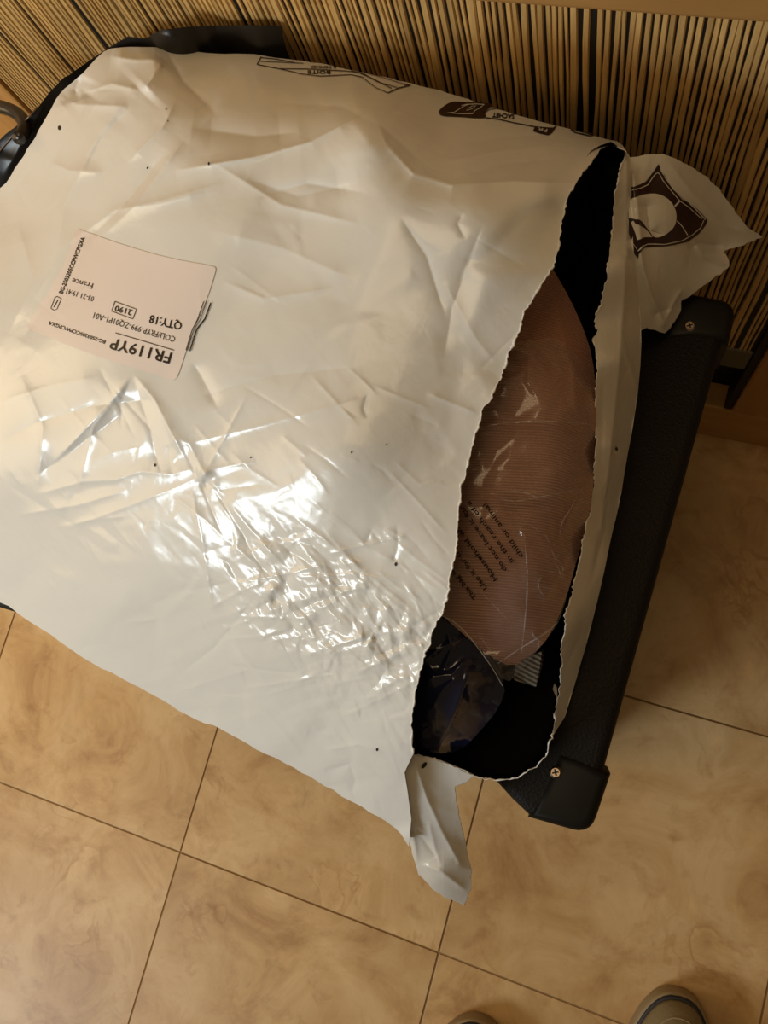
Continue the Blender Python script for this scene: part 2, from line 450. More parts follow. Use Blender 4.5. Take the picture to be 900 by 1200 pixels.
slat_w = [0.0021, 0.0025, 0.0029, 0.0033, 0.0040, 0.0050]
slats = [[slat_mesh(w, 10 * a + b) for b in range(3)] for a, w in enumerate(slat_w)]
x = -0.5115; r_ = random.Random(3)
while x < 0.079:
    a = r_.choices(range(6), (2, 4, 5, 4, 3, 1))[0]; w = slat_w[a]
    gap = r_.choice((0.0004, 0.0005, 0.0006, 0.0008)) + (0.0003 if x > -0.25 else 0) + (r_.choice((0.0012, 0.0022, 0.0035)) if r_.random() < 0.05 else 0)
    o = bpy.data.objects.new('slat', r_.choice(slats[a])); scene.collection.objects.link(o)
    o.location = (x + w / 2, YW + 0.0008, 0); adopt(o, cab); x += w + gap

# ================================================================== BLACK CASE
case = thing('equipment_case', 'large black vinyl covered case with corner guards standing on tiled floor', 'case', (-0.25, 0.09, 0))
px_front = [(620, 957), (600, 938), (578, 914), (556, 893), (520, 872), (440, 846), (0, 713)]
fr_xy = [P(u, v, CASE_Z)[:2] for u, v in px_front]
A_ = P(688, 974, CASE_Z)[:2]; B_ = P(857, 366, CASE_Z)[:2]
d0 = (fr_xy[-1] - fr_xy[-2]); d0 /= np.linalg.norm(d0)
left_far = fr_xy[-1] + d0 * 0.16
def rounded(poly, idx, r, n=5):
    out = []
    for i, p in enumerate(poly):
        if i not in idx: out.append(p); continue
        a = poly[i - 1] - p; b = poly[(i + 1) % len(poly)] - p; a /= np.linalg.norm(a); b /= np.linalg.norm(b)
        p0, p2 = p + a * r, p + b * r
        for t in np.linspace(0, 1, n): out.append((1 - t) ** 2 * p0 + 2 * t * (1 - t) * p + t * t * p2)
    return out
poly = [A_, B_, np.array([left_far[0], B_[1]]), left_far] + fr_xy[::-1]
outl = rounded(poly, (0, 1, 2, 3), 0.014)
def prism(name, outline, zt, zb, bev, m, parent, seg=4):
    bm = bmesh.new(); top = [bm.verts.new((p[0], p[1], zt)) for p in outline]
    f = bm.faces.new(top)
    if f.normal.z < 0: f.normal_flip()
    ret = bmesh.ops.extrude_face_region(bm, geom=[f])
    for v in [g for g in ret['geom'] if isinstance(g, bmesh.types.BMVert)]: v.co.z = zb
    bmesh.ops.recalc_face_normals(bm, faces=bm.faces[:])
    if bev:
        ed = [e for e in bm.edges if abs(e.verts[0].co.z - zt) < 1e-6 and abs(e.verts[1].co.z - zt) < 1e-6]
        bmesh.ops.bevel(bm, geom=ed, offset=bev, segments=seg, affect='EDGES', profile=0.5)
    o = from_bm(name, bm, m, None, True); o.data.set_sharp_from_angle(angle=math.radians(40))
    return adopt(o, parent)
prism('body', outl, CASE_Z, 0.0, 0.007, M_vinyl, case)
def guard(px, rnd, idx):
    pts = [P(u, v, CASE_Z + 0.0015)[:2] for u, v in px]
    return prism('corner_guard', rounded(pts, idx, rnd, 6), CASE_Z + 0.0016, CASE_Z - 0.045, 0.006, M_corner, case, 4)
g1 = guard([(618, 959), (636, 925), (654, 880), (690, 893), (716, 908), (692, 980)], 0.011, (5,))
g2 = guard([(775, 398), (792, 338), (866, 352), (855, 402), (815, 396)], 0.012, (2,))
def screw(u, v, parent, r=0.0036):
    c = P(u, v, CASE_Z + 0.0017)
    bm = bmesh.new(); bmesh.ops.create_cone(bm, cap_ends=True, segments=20, radius1=r, radius2=r * 0.72, depth=0.0012, matrix=Matrix.Translation(Vector(c) + Vector((0, 0, 0.0006))))
    s = adopt(from_bm('screw', bm, M_screw, None, False), case)
    bm = bmesh.new()
    for ang in (0.5, 0.5 + math.pi / 2):
        b = box_bm(-r * 0.55, r * 0.55, -r * 0.13, r * 0.13, 0, 0.0001)
        me = bpy.data.meshes.new('x'); b.to_mesh(me); b.free(); me.transform(Matrix.Translation(Vector(c) + Vector((0, 0, 0.0012))) @ Matrix.Rotation(ang, 4, 'Z')); bm.from_mesh(me)
    k = from_bm('screw_slot', bm, M_dark, None, False); k.parent = s; k.matrix_parent_inverse = Matrix.Translation(-case.location)
    s['label'] = 'steel cross-head screw'
    k.matrix_parent_inverse = Matrix.Identity(4)
    return s
screw(651, 905, case); screw(808, 382, case)

# ================================================================== MAILER
mailer = thing('poly_mailer', 'large crumpled white plastic mailer, torn open along its right side, on the black case', 'parcel', (-0.25, 0.1, CASE_Z))
Zmain = rbf([(-200, 640, .50), (0, 705, .50), (75, 755, .50), (150, 800, .50), (225, 838, .50), (300, 880, .50), (400, 935, .495), (470, 975, .49), (482, 990, .485),
    (0, 610, .545), (150, 690, .556), (300, 770, .562), (420, 850, .552), (468, 905, .535),
    (0, 510, .585), (150, 555, .600), (300, 620, .608), (420, 660, .612), (500, 745, .600), (478, 850, .565),
    (520, 700, .612), (540, 560, .628), (600, 420, .636), (660, 250, .632), (690, 195, .612), (725, 172, .585),
    (100, 400, .62), (250, 400, .638), (400, 400, .648), (400, 540, .640), (500, 300, .656), (300, 280, .650), (400, 200, .660), (560, 222, .652), (640, 228, .642),
    (135, 57, .605), (220, 58, .602), (300, 63, .600), (400, 80, .594), (500, 100, .588), (600, 133, .579), (680, 155, .572), (725, 168, .570),
    (70, 110, .598), (0, 230, .565), (-200, 340, .52), (60, 300, .605), (160, 150, .632), (200, 85, .622), (0, 330, .585),
    (-200, 500, .54), (-60, 450, .57), (280, 130, .637), (330, 160, .648), (437, 140, .655), (520, 160, .622), (600, 175, .612)])
Zmain = blur(Zmain, 3, 1)
D = np.zeros_like(Zmain)
# broad folds read off the photograph: ridges (+) and valleys (-), metres
big = [
    ([(205, 200), (300, 184), (365, 166), (410, 142), (438, 131)], .0050, 11), ([(438, 131), (452, 168), (485, 203), (530, 217), (600, 213), (692, 216)], .0050, 11),
    ([(320, 120), (400, 125), (450, 150), (500, 195)], -.0025, 16), ([(225, 150), (300, 160), (350, 155)], -.0040, 18),
    ([(130, 66), (160, 70), (192, 70)], .0060, 12), ([(192, 70), (176, 95), (165, 106)], .0070, 14), ([(194, 58), (215, 95), (252, 132)], -.0060, 12), ([(165, 106), (130, 98), (100, 108)], .0030, 8), ([(95, 88), (88, 105), (92, 118)], -.0060, 12),
    ([(150, 112), (110, 170), (75, 240), (62, 330)], .0042, 16), ([(195, 175), (150, 235), (95, 290)], -.0035, 12), ([(215, 165), (160, 240), (110, 285)], .0035, 12),
    ([(72, 122), (95, 104), (115, 118)], -.0042, 12), ([(70, 112), (90, 122), (150, 125)], .0030, 8),
    ([(60, 190), (80, 200), (120, 202)], .0018, 8), ([(140, 245), (180, 240), (240, 225)], .0018, 9), ([(130, 320), (60, 350), (25, 400)], -.0030, 20),
    ([(20, 260), (40, 330), (10, 390)], .0030, 16), ([(290, 210), (350, 230), (420, 215)], -.0018, 18), ([(250, 270), (330, 290), (420, 330)], .0015, 18),
    # tent of folds below the sticker
    ([(156, 437), (130, 470), (60, 545)], .0030, 9), ([(156, 437), (182, 470), (215, 535)], .0030, 9), ([(155, 440), (142, 470), (142, 503)], -.0026, 4),
    ([(0, 518), (40, 497), (110, 475), (180, 468)], -.0024, 10), ([(40, 560), (95, 520), (150, 480)], -.0022, 14), ([(0, 470), (60, 452), (120, 440)], .0018, 12),
    ([(215, 470), (320, 440), (420, 430)], -.0013, 16), ([(255, 478), (235, 440), (225, 425)], -.0020, 12),
    ([(335, 600), (380, 632), (440, 680), (500, 728)], .0016, 6),
    ([(250, 190), (330, 240), (420, 262)], .0016, 7), ([(300, 232), (360, 215), (430, 226)], -.0014, 7), ([(120, 250), (190, 235), (262, 214)], .0016, 7), ([(40, 350), (80, 285), (150, 236)], .0022, 9),
    ([(470, 255), (500, 300), (522, 370)], -.0012, 8), ([(210, 522), (300, 500), (420, 468)], .0011, 6), ([(20, 604), (90, 592), (150, 574)], .0016, 6), ([(262, 330), (310, 350), (390, 338)], .0012, 8),
    ([(156, 440), (110, 500), (90, 580)], .0018, 6), ([(156, 440), (175, 500), (190, 560)], -.0016, 6), ([(25, 440), (50, 500), (45, 570)], .0018, 8), ([(100, 200), (120, 160), (150, 130)], -.0022, 9), ([(205, 120), (190, 150), (150, 190)], .0022, 8),
    # rim between the beige top and the glossy slope
    ([(40, 580), (95, 565), (135, 562), (165, 552), (200, 556), (232, 548)], .0030, 7), ([(70, 622), (140, 597), (220, 566), (240, 556)], .0022, 3.5),
    ([(240, 556), (290, 462)], .0006, 3), ([(236, 552), (300, 540)], .0012, 4), ([(200, 508), (222, 520), (240, 556), (262, 582)], .0028, 6),
    ([(240, 556), (275, 610), (320, 690), (345, 735)], -.0026, 4), ([(225, 575), (238, 640), (250, 720)], .0026, 5), ([(262, 582), (310, 640), (370, 700)], .0024, 5),
    ([(322, 690), (300, 660), (262, 630)], .0020, 4), ([(322, 700), (345, 735), (380, 770)], -.0022, 4),
    ([(345, 630), (395, 690), (420, 720)], .0026, 5), ([(380, 620), (440, 690), (500, 740)], .0030, 7), ([(350, 770), (430, 745), (500, 735)], .0026, 5),
    ([(285, 808), (360, 795), (380, 785)], .0022, 4), ([(210, 790), (250, 760), (300, 700)], -.0012, 3), ([(415, 790), (470, 765), (490, 770)], .0024, 5),
    ([(430, 490), (426, 478), (431, 462)], -.0016, 3), ([(450, 640), (435, 622), (428, 640)], -.0020, 4), ([(465, 615), (466, 640), (460, 662)], -.0022, 4), ([(450, 618), (475, 632)], .0016, 3),
    ([(543, 250), (536, 262), (545, 280)], -.0018, 4), ([(365, 440), (420, 500)], .0006, 4), ([(330, 510), (360, 535)], .0006, 4), ([(520, 330), (560, 400), (585, 430)], .0006, 10),
    ([(500, 460), (560, 485)], .0006, 5), ([(560, 280), (530, 360), (520, 420)], -.0012, 16),
    ([(380, 905), (410, 895), (416, 915), (412, 930)], -.0020, 5), ([(300, 880), (380, 925), (400, 940), (430, 962)], -.0014, 5),
    ([(380, 880), (420, 872), (450, 882)], .0018, 5), ([(560, 225), (600, 200), (640, 175)], -.0012, 14), ([(520, 190), (580, 178), (650, 170)], .0012, 6), ([(530, 210), (590, 192), (660, 186)], -.0010, 6), ([(540, 168), (600, 160), (640, 158)], -.0010, 6),
]
for p, a, w_ in big:
    lim = 0.00034 * w_ if w_ >= 8 else 0.00018 * w_
    crease(D, p, math.copysign(min(abs(a), lim), a) if w_ < 10 else a, w_)
for p in ((240, 556), (320, 692)):
    D += 0.0030 * blob(p[0], p[1], 7, 7) - 0.0022 * blob(p[0] + 2, p[1] + 8, 5, 8)
# crumple
ridge_side = np.clip((vv - (612 + (uu - 345) * 0.78) + 12) / 22, 0, 1)
lo = np.maximum(blob(400, 712, 150, 85, 0.6, 3), blob(465, 760, 60, 50, 0.6, 3)) * ridge_side
f1 = facets(38, 1); f2 = facets(15, 2, stretch=(2.6, 1, 0.85)); f3 = facets(90, 3, stretch=(1.6, 1, -0.5)); f4 = facets(8, 4, stretch=(2.2, 1, 0.6)); f5 = facets(26, 5, stretch=(3.0, 1, 0.95)); f6 = facets(20, 6, stretch=(3.0, 1, -0.25)); f7_ = facets(13, 7, stretch=(2.0, 1, 1.6))
slope = np.clip((vv - 0.10 * uu - 500) / 70, 0, 1)
LAB = [(92, 269), (253, 314), (205, 444), (32.5, 382)]
calm_lab = np.clip(nearest(LAB, uu.ravel()[::1], vv.ravel()[::1])[2].reshape(uu.shape) / 25, 0, 1) if False else 1 - 0.92 * blob(145, 355, 105, 85, 0.27, 4)
D += blur(f3, 6, 1) * 0.0018
D += blur(f1, 3, 1) * (0.0004 + 0.0004 * slope)
D += f5 * (0.00006 + 0.0003 * slope * np.clip((uu - 120) / 120, 0.3, 1) * np.maximum(ridge_side, uu < 345) + 0.0009 * lo)
D += f6 * (0.00005 + 0.00022 * slope * np.clip((uu - 120) / 120, 0.3, 1) * np.maximum(ridge_side, uu < 345) + 0.0006 * lo)
D += f2 * (0.0009 * lo * 1.0 + 0.00008 * slope + 0.0008 * blob(440, 875, 70, 40, .3) + .0005 * blob(90, 640, 90, 60))
D += f7_ * (0.0005 * lo + .0006 * blob(470, 770, 60, 70) + .0004 * blob(200, 545, 60, 40))
D += f4 * (0.00026 * lo + 0.00030 * blob(480, 780, 45, 70, .3) + 0.00002)
rl = np.random.RandomState(77)
for k in range(150):
    far = k % 4 == 0
    cx, cy = (rl.uniform(20, 520), rl.uniform(440, 860)) if far else (395 + rl.normal(0, 65), 715 + rl.normal(0, 45))
    ang = rl.choice((0.85, 0.95, 0.75, 0.6, -0.2)) + rl.normal(0, .12); ln = rl.uniform(14, 60)
    crease(D, [(cx - ln * math.cos(ang), cy - ln * math.sin(ang)), (cx + rl.normal(0, 2), cy + rl.normal(0, 2)), (cx + ln * math.cos(ang), cy + ln * math.sin(ang))], rl.choice((-1, 1, 1)) * rl.uniform(.00022, .00055), rl.uniform(1.6, 3.2))
for k in range(40):
    cx, cy = rl.uniform(20, 620), rl.uniform(110, 560); ang = rl.choice((0.75, 0.5, -0.35, 2.2)) + rl.normal(0, .2); ln = rl.uniform(10, 40)
    crease(D, [(cx - ln * math.cos(ang), cy - ln * math.sin(ang)), (cx + ln * math.cos(ang), cy + ln * math.sin(ang))], rl.choice((-1, 1)) * rl.uniform(.0001, .0003), rl.uniform(2, 5))
D *= calm_lab
Z = Zmain + D

top_edge = [(-200, 335), (-60, 262), (0, 226), (30, 178), (56, 135), (68, 110), (98, 85), (118, 62), (135, 56), (170, 55), (210, 58), (252, 63), (300, 64), (360, 72), (420, 84), (470, 95), (520, 107), (570, 124), (620, 140), (665, 151), (705, 161), (728, 168), (734, 178)]
tearL = [(734, 178), (722, 171), (714, 169), (704, 175), (694, 190), (683, 202), (672, 216), (664, 236), (657, 262), (654, 290), (648, 312), (637, 330), (628, 345), (613, 368), (608, 392), (596, 415), (590, 437), (572, 470), (566, 480), (556, 512), (548, 545), (540, 570), (538, 600), (536, 626), (534, 648), (525, 676), (526, 690), (518, 718), (507, 742), (497, 768), (491, 792), (484, 830), (481, 862), (484, 884)]
tearL = dense(tearL, 3.0, jit=0.55, r=np.random.RandomState(11))
seam = [(484, 884), (474, 905), (478, 930), (482, 960), (479, 992)]
low_edge = [(479, 992), (470, 978), (452, 962), (425, 945), (400, 932), (372, 915), (335, 895), (300, 878), (250, 851), (200, 826), (150, 800), (100, 772), (50, 738), (0, 704), (-100, 655), (-200, 620)]
low_edge = dense(low_edge, 12, jit=0.5, r=np.random.RandomState(12)); top_edge = dense(smooth_poly(top_edge, 1), 10, jit=0.35, r=np.random.RandomState(13))
outline = np.vstack([top_edge[:-1], tearL[:-1], np.array(seam)[:-1], low_edge[:-1], [(-200, 620)], [(-200, 480)]])
vA, fA, _ = sheet(outline, Z, 1.35)
sk1 = skirt(low_edge, Z, (-.25, .12), [(0.02, -0.010), (0.08, CASE_Z + .006), (0.3, CASE_Z + .003)])
te_a = top_edge[top_edge[:, 0] <= 642]; te_b = top_edge[top_edge[:, 0] >= 632]
sk2 = skirt(te_a, Z, (-.25, .10), [(0.02, -0.012), (0.03, -0.04), (0.10, CASE_Z + .03), (0.25, CASE_Z + .01)])
sk4 = skirt(te_b, Z, (-.25, .10), [(0.0, -0.003), (0.0, -0.006)])
left_loop = dense([(-200, 620), (-200, 335)], 10)
sk3 = skirt(left_loop, Z, (-.25, .12), [(0.02, -0.010), (0.06, CASE_Z + .006)])
front = adopt(fast_mesh('front_panel', [(vA, fA), sk1, sk2, sk3, sk4], M_film), mailer)

# right lip: the strip of the back panel beyond the tear
tearR = [(734, 178), (727, 195), (720, 240), (716, 285), (713, 315), (706, 352), (699, 368), (697, 382), (702, 386), (695, 398), (700, 432), (697, 480), (698, 530), (695, 572), (689, 605), (681, 648), (672, 688), (663, 722), (659, 752), (657, 790), (652, 828), (647, 862), (641, 884), (628, 898), (606, 910), (580, 914), (556, 910), (536, 899), (512, 890), (484, 884)]
tearR = dense(tearR, 3.0, jit=0.55, r=np.random.RandomState(14))
lip_out = [(662, 840), (674, 800), (690, 745), (706, 680), (716, 630), (727, 585), (734, 540), (742, 500), (750, 440), (752, 392), (748, 340), (741, 280), (740, 215), (738, 183)]
lip_out = smooth_poly(lip_out, 1)
kR = int(np.argmin(np.abs(tearR[:, 1] - 868) + 1000 * (tearR[:, 0] < 600)))
Zlip = rbf([(734, 178, .582), (716, 285, .585), (700, 380, .580), (697, 500, .572), (685, 630, .560), (660, 740, .545), (647, 862, .525), (580, 914, .515), (520, 893, .520), (484, 884, .53), (641, 884, .52),
    (740, 215, .572), (741, 290, .560), (750, 400, .535), (742, 500, .505), (727, 585, .495), (690, 745, .488), (662, 840, .484), (733, 300, .584), (722, 420, .578), (715, 520, .560), (600, 700, .56), (650, 400, .6)])
D = np.zeros_like(Zlip)
crease(D, [(735, 190), (734, 300), (726, 420), (714, 540), (705, 620)], .0042, 7, False); crease(D, [(714, 560), (708, 620), (694, 680)], -.0022, 4)
crease(D, [(728, 395), (742, 440), (748, 460)], .0022, 4); crease(D, [(722, 524), (718, 534)], -.003, 3); crease(D, [(708, 430), (706, 480), (704, 560)], -.0016, 5)
D += blur(facets(26, 21, (620, 150, 780, 900), (1, 2.2, 0.2)), 1, 1) * .0008
Zl = Zlip + D
strip = np.vstack([tearR[:kR + 1], lip_out])
vB, fB, _ = sheet(strip, Zl, 1.6)
skl = skirt(lip_out, Zl, (-.1, .10), [(0.03, -0.004), (0.12, CASE_Z + .003)])
adopt(fast_mesh('torn_lip', [(vB, fB), skl], M_filmback), mailer)

# rolled white rim of the tear
def rim(pl, Zf, r0, seed):
    r = np.random.RandomState(seed); n = len(pl)
    rad = r0 * (0.55 + 0.9 * np.abs(np.convolve(r.normal(0, 1, n), np.ones(3) / 2, 'same')).clip(0, 1.6))
    return tube_mesh(P(pl[:, 0], pl[:, 1], sample(Zf, pl[:, 0], pl[:, 1])), rad, 6)
adopt(fast_mesh('torn_edge', [rim(tearL, Z, .00034, 31), rim(tearR, Zl, .00030, 32)], M_edge), mailer)

# black inner film behind the tear
hole = np.vstack([tearL[::-1], tearR[1:]])
hl = [(p[0] - 9, p[1]) for p in tearL[::-4]]
lin_poly = np.array([(484, 884)] + [tuple(p) for p in hl[1:-2]] + [(716, 166), (734, 178)] + [tuple(p + np.array((0.7, 0))) for p in tearR[3:-2:3]])
Zedge = rbf([(*p, float(sample(Z, *p))) for p in tearL[::14]] + [(*p, float(sample(Zl, *p))) for p in tearR[::14]], 1e-4)
_, _, dd = nearest(lin_poly, uu[160:930, 680:970].ravel(), vv[160:930, 680:970].ravel())
dist = np.zeros_like(Z); dist[160:930, 680:970] = dd.reshape(770, 290)
Zlin = np.maximum(Zedge - .0050 - (.026 + .049 * np.clip((vv - 200) / 140, 0, 1)) * (1 - np.exp(-dist / 7.0)), CASE_Z + .004)
vC, fC, _ = sheet(lin_poly, Zlin, 3)
adopt(fast_mesh('inner_lining', [(vC, fC)], M_lining), mailer)

# loose corner of the bag at the upper right
flap = [(736, 184), (760, 182), (777, 180), (806, 192), (830, 210), (853, 236), (872, 262), (895, 278), (872, 287), (848, 294), (852, 300), (855, 312), (840, 323), (818, 340), (800, 352), (798, 366), (788, 380), (779, 390), (770, 386), (758, 384), (744, 392), (738, 360), (736, 300)]
Zfl = rbf([(736, 184, .568), (777, 180, .562), (830, 210, .530), (872, 262, .490), (895, 278, .470), (848, 294, .482), (855, 312, .480), (800, 352, .486), (779, 390, .484), (744, 392, .520), (738, 290, .556), (780, 250, .550), (810, 280, .520), (765, 330, .530)])
D = np.zeros_like(Zfl)
crease(D, [(742, 205), (747, 260), (752, 310), (762, 345), (778, 380)], .0050, 6, False); crease(D, [(756, 232), (760, 270), (778, 276)], -.0040, 9)
crease(D, [(812, 282), (825, 300), (852, 312)], .0040, 3.5); crease(D, [(806, 292), (820, 285), (848, 288)], -.004, 6); crease(D, [(777, 182), (810, 225), (850, 265), (890, 279)], .0024, 8)
crease(D, [(778, 380), (792, 350), (800, 338)], .0030, 4); crease(D, [(765, 372), (772, 366), (786, 362)], -.0026, 5); crease(D, [(745, 200), (775, 205)], -.0014, 5)
D += blur(facets(40, 41, (700, 150, 930, 420)), 2, 1) * .0012 + blur(facets(11, 42, (700, 150, 930, 420)), 1, 1) * .00010
Zf_ = Zfl + D
flp = dense(flap, 4, True, 0.4, np.random.RandomState(15))
vD, fD, _ = sheet(flp, Zf_, 1.4)
fo = adopt(fast_mesh('corner_flap', [(vD, fD)], M_filmback), mailer)
md = fo.modifiers.new('thickness', 'SOLIDIFY'); md.thickness = 0.0012; md.offset = -1

# loose tail at the lower edge
tail = [(484, 884), (500, 888), (520, 893), (540, 902), (556, 910), (545, 917), (533, 922), (536, 945), (545, 985), (553, 1020), (552, 1042), (545, 1062), (526, 1053), (508, 1043), (490, 1025), (483, 1000), (480, 985), (481, 960), (478, 930), (472, 905)]
Ztl = rbf([(484, 884, .532), (520, 893, .520), (556, 910, .513), (533, 922, .506), (545, 985, .468), (553, 1020, .448), (545, 1062, .425), (490, 1025, .452), (480, 985, .474), (478, 930, .515), (472, 905, .53), (510, 960, .494), (520, 1020, .462)])
D = np.zeros_like(Ztl)
crease(D, [(474, 900), (480, 950), (486, 990), (490, 1015)], .0030, 5); crease(D, [(486, 892), (500, 935), (518, 975), (538, 1010)], .0030, 4.5, False)
crease(D, [(482, 950), (490, 975), (512, 1005), (515, 1015)], -.0030, 6); crease(D, [(490, 1012), (515, 1020), (548, 1045)], .0030, 4); crease(D, [(502, 962), (510, 995), (516, 1014)], .0022, 3.5)
D += blur(facets(22, 51, (440, 860, 590, 1080)), 1, 1) * .0012 + blur(facets(10, 52, (440, 860, 590, 1080)), 1, 1) * .0003
Zt_ = Ztl + D
vE, fE, _ = sheet(dense(tail, 4, True, 0.3, np.random.RandomState(16)), Zt_, 1.4)
M_tail = mat('translucent_tail_film', (0.74, 0.71, 0.66), 0.28, 0.5)
M_tail.node_tree.nodes['Principled BSDF'].inputs['Alpha'].default_value = 0.93
to = adopt(fast_mesh('loose_tail', [(vE, fE)], M_tail), mailer)
md = to.modifiers.new('thickness', 'SOLIDIFY'); md.thickness = 0.0010; md.offset = -1

# ------------------------------------------------------------------ print and sticker on the film
def on(Zf, u, v, lift):
    e = 1.0
    p = P(u, v, sample(Zf, u, v)); a = P(u + e, v, sample(Zf, u + e, v)) - p; b = P(u, v + e, sample(Zf, u, v + e)) - p
    n = np.cross(b, a); n /= np.linalg.norm(n, axis=-1, keepdims=True) + 1e-12
    return p + n * lift
def decal(name, poly, Zf, m, lift, parent, step=1.5):
    v, f, (U, V) = sheet(np.asarray(poly, float), Zf, step)
    return adopt(fast_mesh(name, [(on(Zf, U, V, lift), f)], m), parent)
def stroke(pts, w, closed=False):
    pts = np.array(pts, float)
    if closed: pts = np.vstack([pts, pts[:1]])
    pts = dense(pts, 2.5); d = np.gradient(pts, axis=0); d /= np.linalg.norm(d, axis=1)[:, None] + 1e-9
    nrm = np.stack([-d[:, 1], d[:, 0]], 1) * w / 2
    V = np.vstack([pts + nrm, pts - nrm]); n = len(pts)
    return V, [(i, i + 1, n + i + 1, n + i) for i in range(n - 1)]
def strokes(name, lines, Zf, m, lift, parent):
    parts = []
    for pts, w, cl in lines:
        V, F = stroke(pts, w, cl); parts.append((on(Zf, V[:, 0], V[:, 1], lift), F))
    return adopt(fast_mesh(name, parts, m), parent)
def text_uv(s, p0, p1, h, shear=0.0):
    "flat letter triangles of s laid from p0 to p1 with cap height h (pixels)"
    cu = bpy.data.curves.new('t', 'FONT'); cu.body = s; cu.size = 1.0; cu.resolution_u = 2
    ob = bpy.data.objects.new('t', cu); scene.collection.objects.link(ob)
    dg = bpy.context.evaluated_depsgraph_get(); me = bpy.data.meshes.new_from_object(ob.evaluated_get(dg))
    bm = bmesh.new(); bm.from_mesh(me); bmesh.ops.triangulate(bm, faces=bm.faces[:])
    bmesh.ops.subdivide_edges(bm, edges=[e for e in bm.edges if e.calc_length() > 0.25], cuts=1)
    bmesh.ops.triangulate(bm, faces=bm.faces[:])
    co = np.array([v.co[:2] for v in bm.verts]); bm.verts.index_update(); F = [[v.index for v in f.verts] for f in bm.faces]
    bm.free(); bpy.data.objects.remove(ob); bpy.data.curves.remove(cu); bpy.data.meshes.remove(me)
    x0, x1 = co[:, 0].min(), co[:, 0].max(); p0 = np.array(p0, float); p1 = np.array(p1, float)
    d = p1 - p0; L = np.linalg.norm(d); d /= L; up = np.array([d[1], -d[0]]); up = up + d * shear
    a = (co[:, 0] - x0) / (x1 - x0) * L; b = co[:, 1] / 0.70 * h
    return p0 + a[:, None] * d + b[:, None] * up, F
def text(name, s, p0, p1, h, Zf, m, lift, parent, shear=0.0, bold=0.0):
    V, F = text_uv(s, p0, p1, h, shear); parts = []
    for dx, dy in ([(0, 0)] if not bold else [(-bold, 0), (bold, 0), (0, bold), (0, -bold)]):
        parts.append((on(Zf, V[:, 0] + dx, V[:, 1] + dy, lift), F))
    return adopt(fast_mesh(name, parts, m, smooth=False), parent)
def c4(x, y): return (20 + x / 3.6, 250 + y / 3.6)
lab_poly = smooth_poly([c4(262, 68), c4(275, 72), c4(450, 135), c4(640, 190), c4(820, 222), c4(838, 228), c4(840, 245), c4(800, 370), c4(745, 490), c4(715, 580), c4(680, 690), c4(662, 705), c4(640, 700), c4(500, 655), c4(300, 590), c4(60, 495), c4(43, 480), c4(50, 460), c4(110, 370), c4(180, 260), c4(215, 180), c4(245, 85)], 1)
lab = decal('address_label', lab_poly, Z, M_label, .00035, mailer)
lab['label'] = 'pinkish white printed paper sticker'
LP = dict(Zf=Z, m=M_ink, lift=.00060)
def ltext(s, a, b, h, bold=0.0, shear=0.0):
    o = text('label_text', s, c4(*a), c4(*b), h / 3.6, parent=mailer, bold=bold, shear=shear, **LP)
    o.parent = lab; o.matrix_parent_inverse = Matrix.Identity(4); return o
ltext('FR119YP', (657, 590), (404, 527), 47, 0.35, 0.05)
ltext('BG-2503205CCPWCPGXA', (377, 538), (140, 456), 15, 0.12)
ltext('COLI/FRYP-999-ZQ01P1-A01', (672, 522), (330, 420), 25)
ltext('QTY:18', (700, 462), (566, 430), 34, 0.2)
ltext('2190', (490, 410), (420, 390), 24, 0.2)
ltext('03-21 19:41', (329, 354), (215, 320), 22)
ltext('France', (325, 298), (238, 275), 24)
ltext('BG-2503205CCPWCPGXA', (195, 342), (290, 106), 17, 0.2)
def lstroke(name, *line):
    o = strokes(name, [line], parent=mailer, **LP); o.parent = lab; o.matrix_parent_inverse = Matrix.Identity(4)
lstroke('label_rule', [c4(665, 578), c4(418, 505)], 0.9, False)
lstroke('label_box', [c4(416, 373), c4(507, 406), c4(491, 447), c4(402, 414)], 0.8, True)
lstroke('label_box', [c4(172, 352), c4(190, 362), c4(172, 405), c4(160, 411), c4(146, 402), c4(163, 358)], 0.7, True)
lstroke('label_dash', [c4(176, 366), c4(158, 398)], 0.9, False)
lstroke('barcode_line', [c4(790, 372), c4(765, 445), c4(742, 490), c4(735, 510), c4(715, 578)], 0.8, False)
lstroke('barcode_line', [c4(803, 372), c4(775, 450), c4(748, 492), c4(742, 512), c4(722, 580)], 0.7, False)
lstroke('barcode_line', [c4(820, 378), c4(795, 445), c4(760, 490), c4(752, 515), c4(732, 582)], 1.5, False)

# recycling print along the far edge
FP = dict(Zf=Z, m=M_inkred, lift=.00045)
def fz(x, y): return (300 + x / 4.5, 50 + y / 4.5)
strokes('printed_mark', [([fz(28, 78), fz(5, 118)], 1.0, False), ([fz(28, 82), fz(110, 90), fz(200, 108)], .7, False), ([fz(18, 102), fz(110, 105), fz(250, 112)], .6, False),
    ([fz(5, 118), fz(120, 140), fz(280, 142), fz(470, 152), fz(540, 160), fz(620, 195), fz(715, 245)], .8, False), ([fz(130, 142), fz(240, 168), fz(340, 180), fz(500, 172), fz(560, 185), fz(630, 240), fz(695, 268)], .8, False),
    ([fz(500, 150), fz(570, 168), fz(640, 210), fz(745, 240)], .7, False), ([fz(580, 163), fz(680, 190), fz(780, 222)], .6, False), ([fz(695, 268), fz(750, 243), fz(815, 228), fz(780, 222)], 1.2, False)], parent=mailer, **FP)
text('printed_text', 'BOITE', fz(392, 152), fz(272, 150), 3.6, parent=mailer, bold=.2, **FP)
text('printed_text', 'A DEPOSER', fz(425, 128), fz(285, 124), 2.8, parent=mailer, bold=.12, **FP)
def gz(x, y): return (510 + x / 6.92, 110 + y / 6.92)
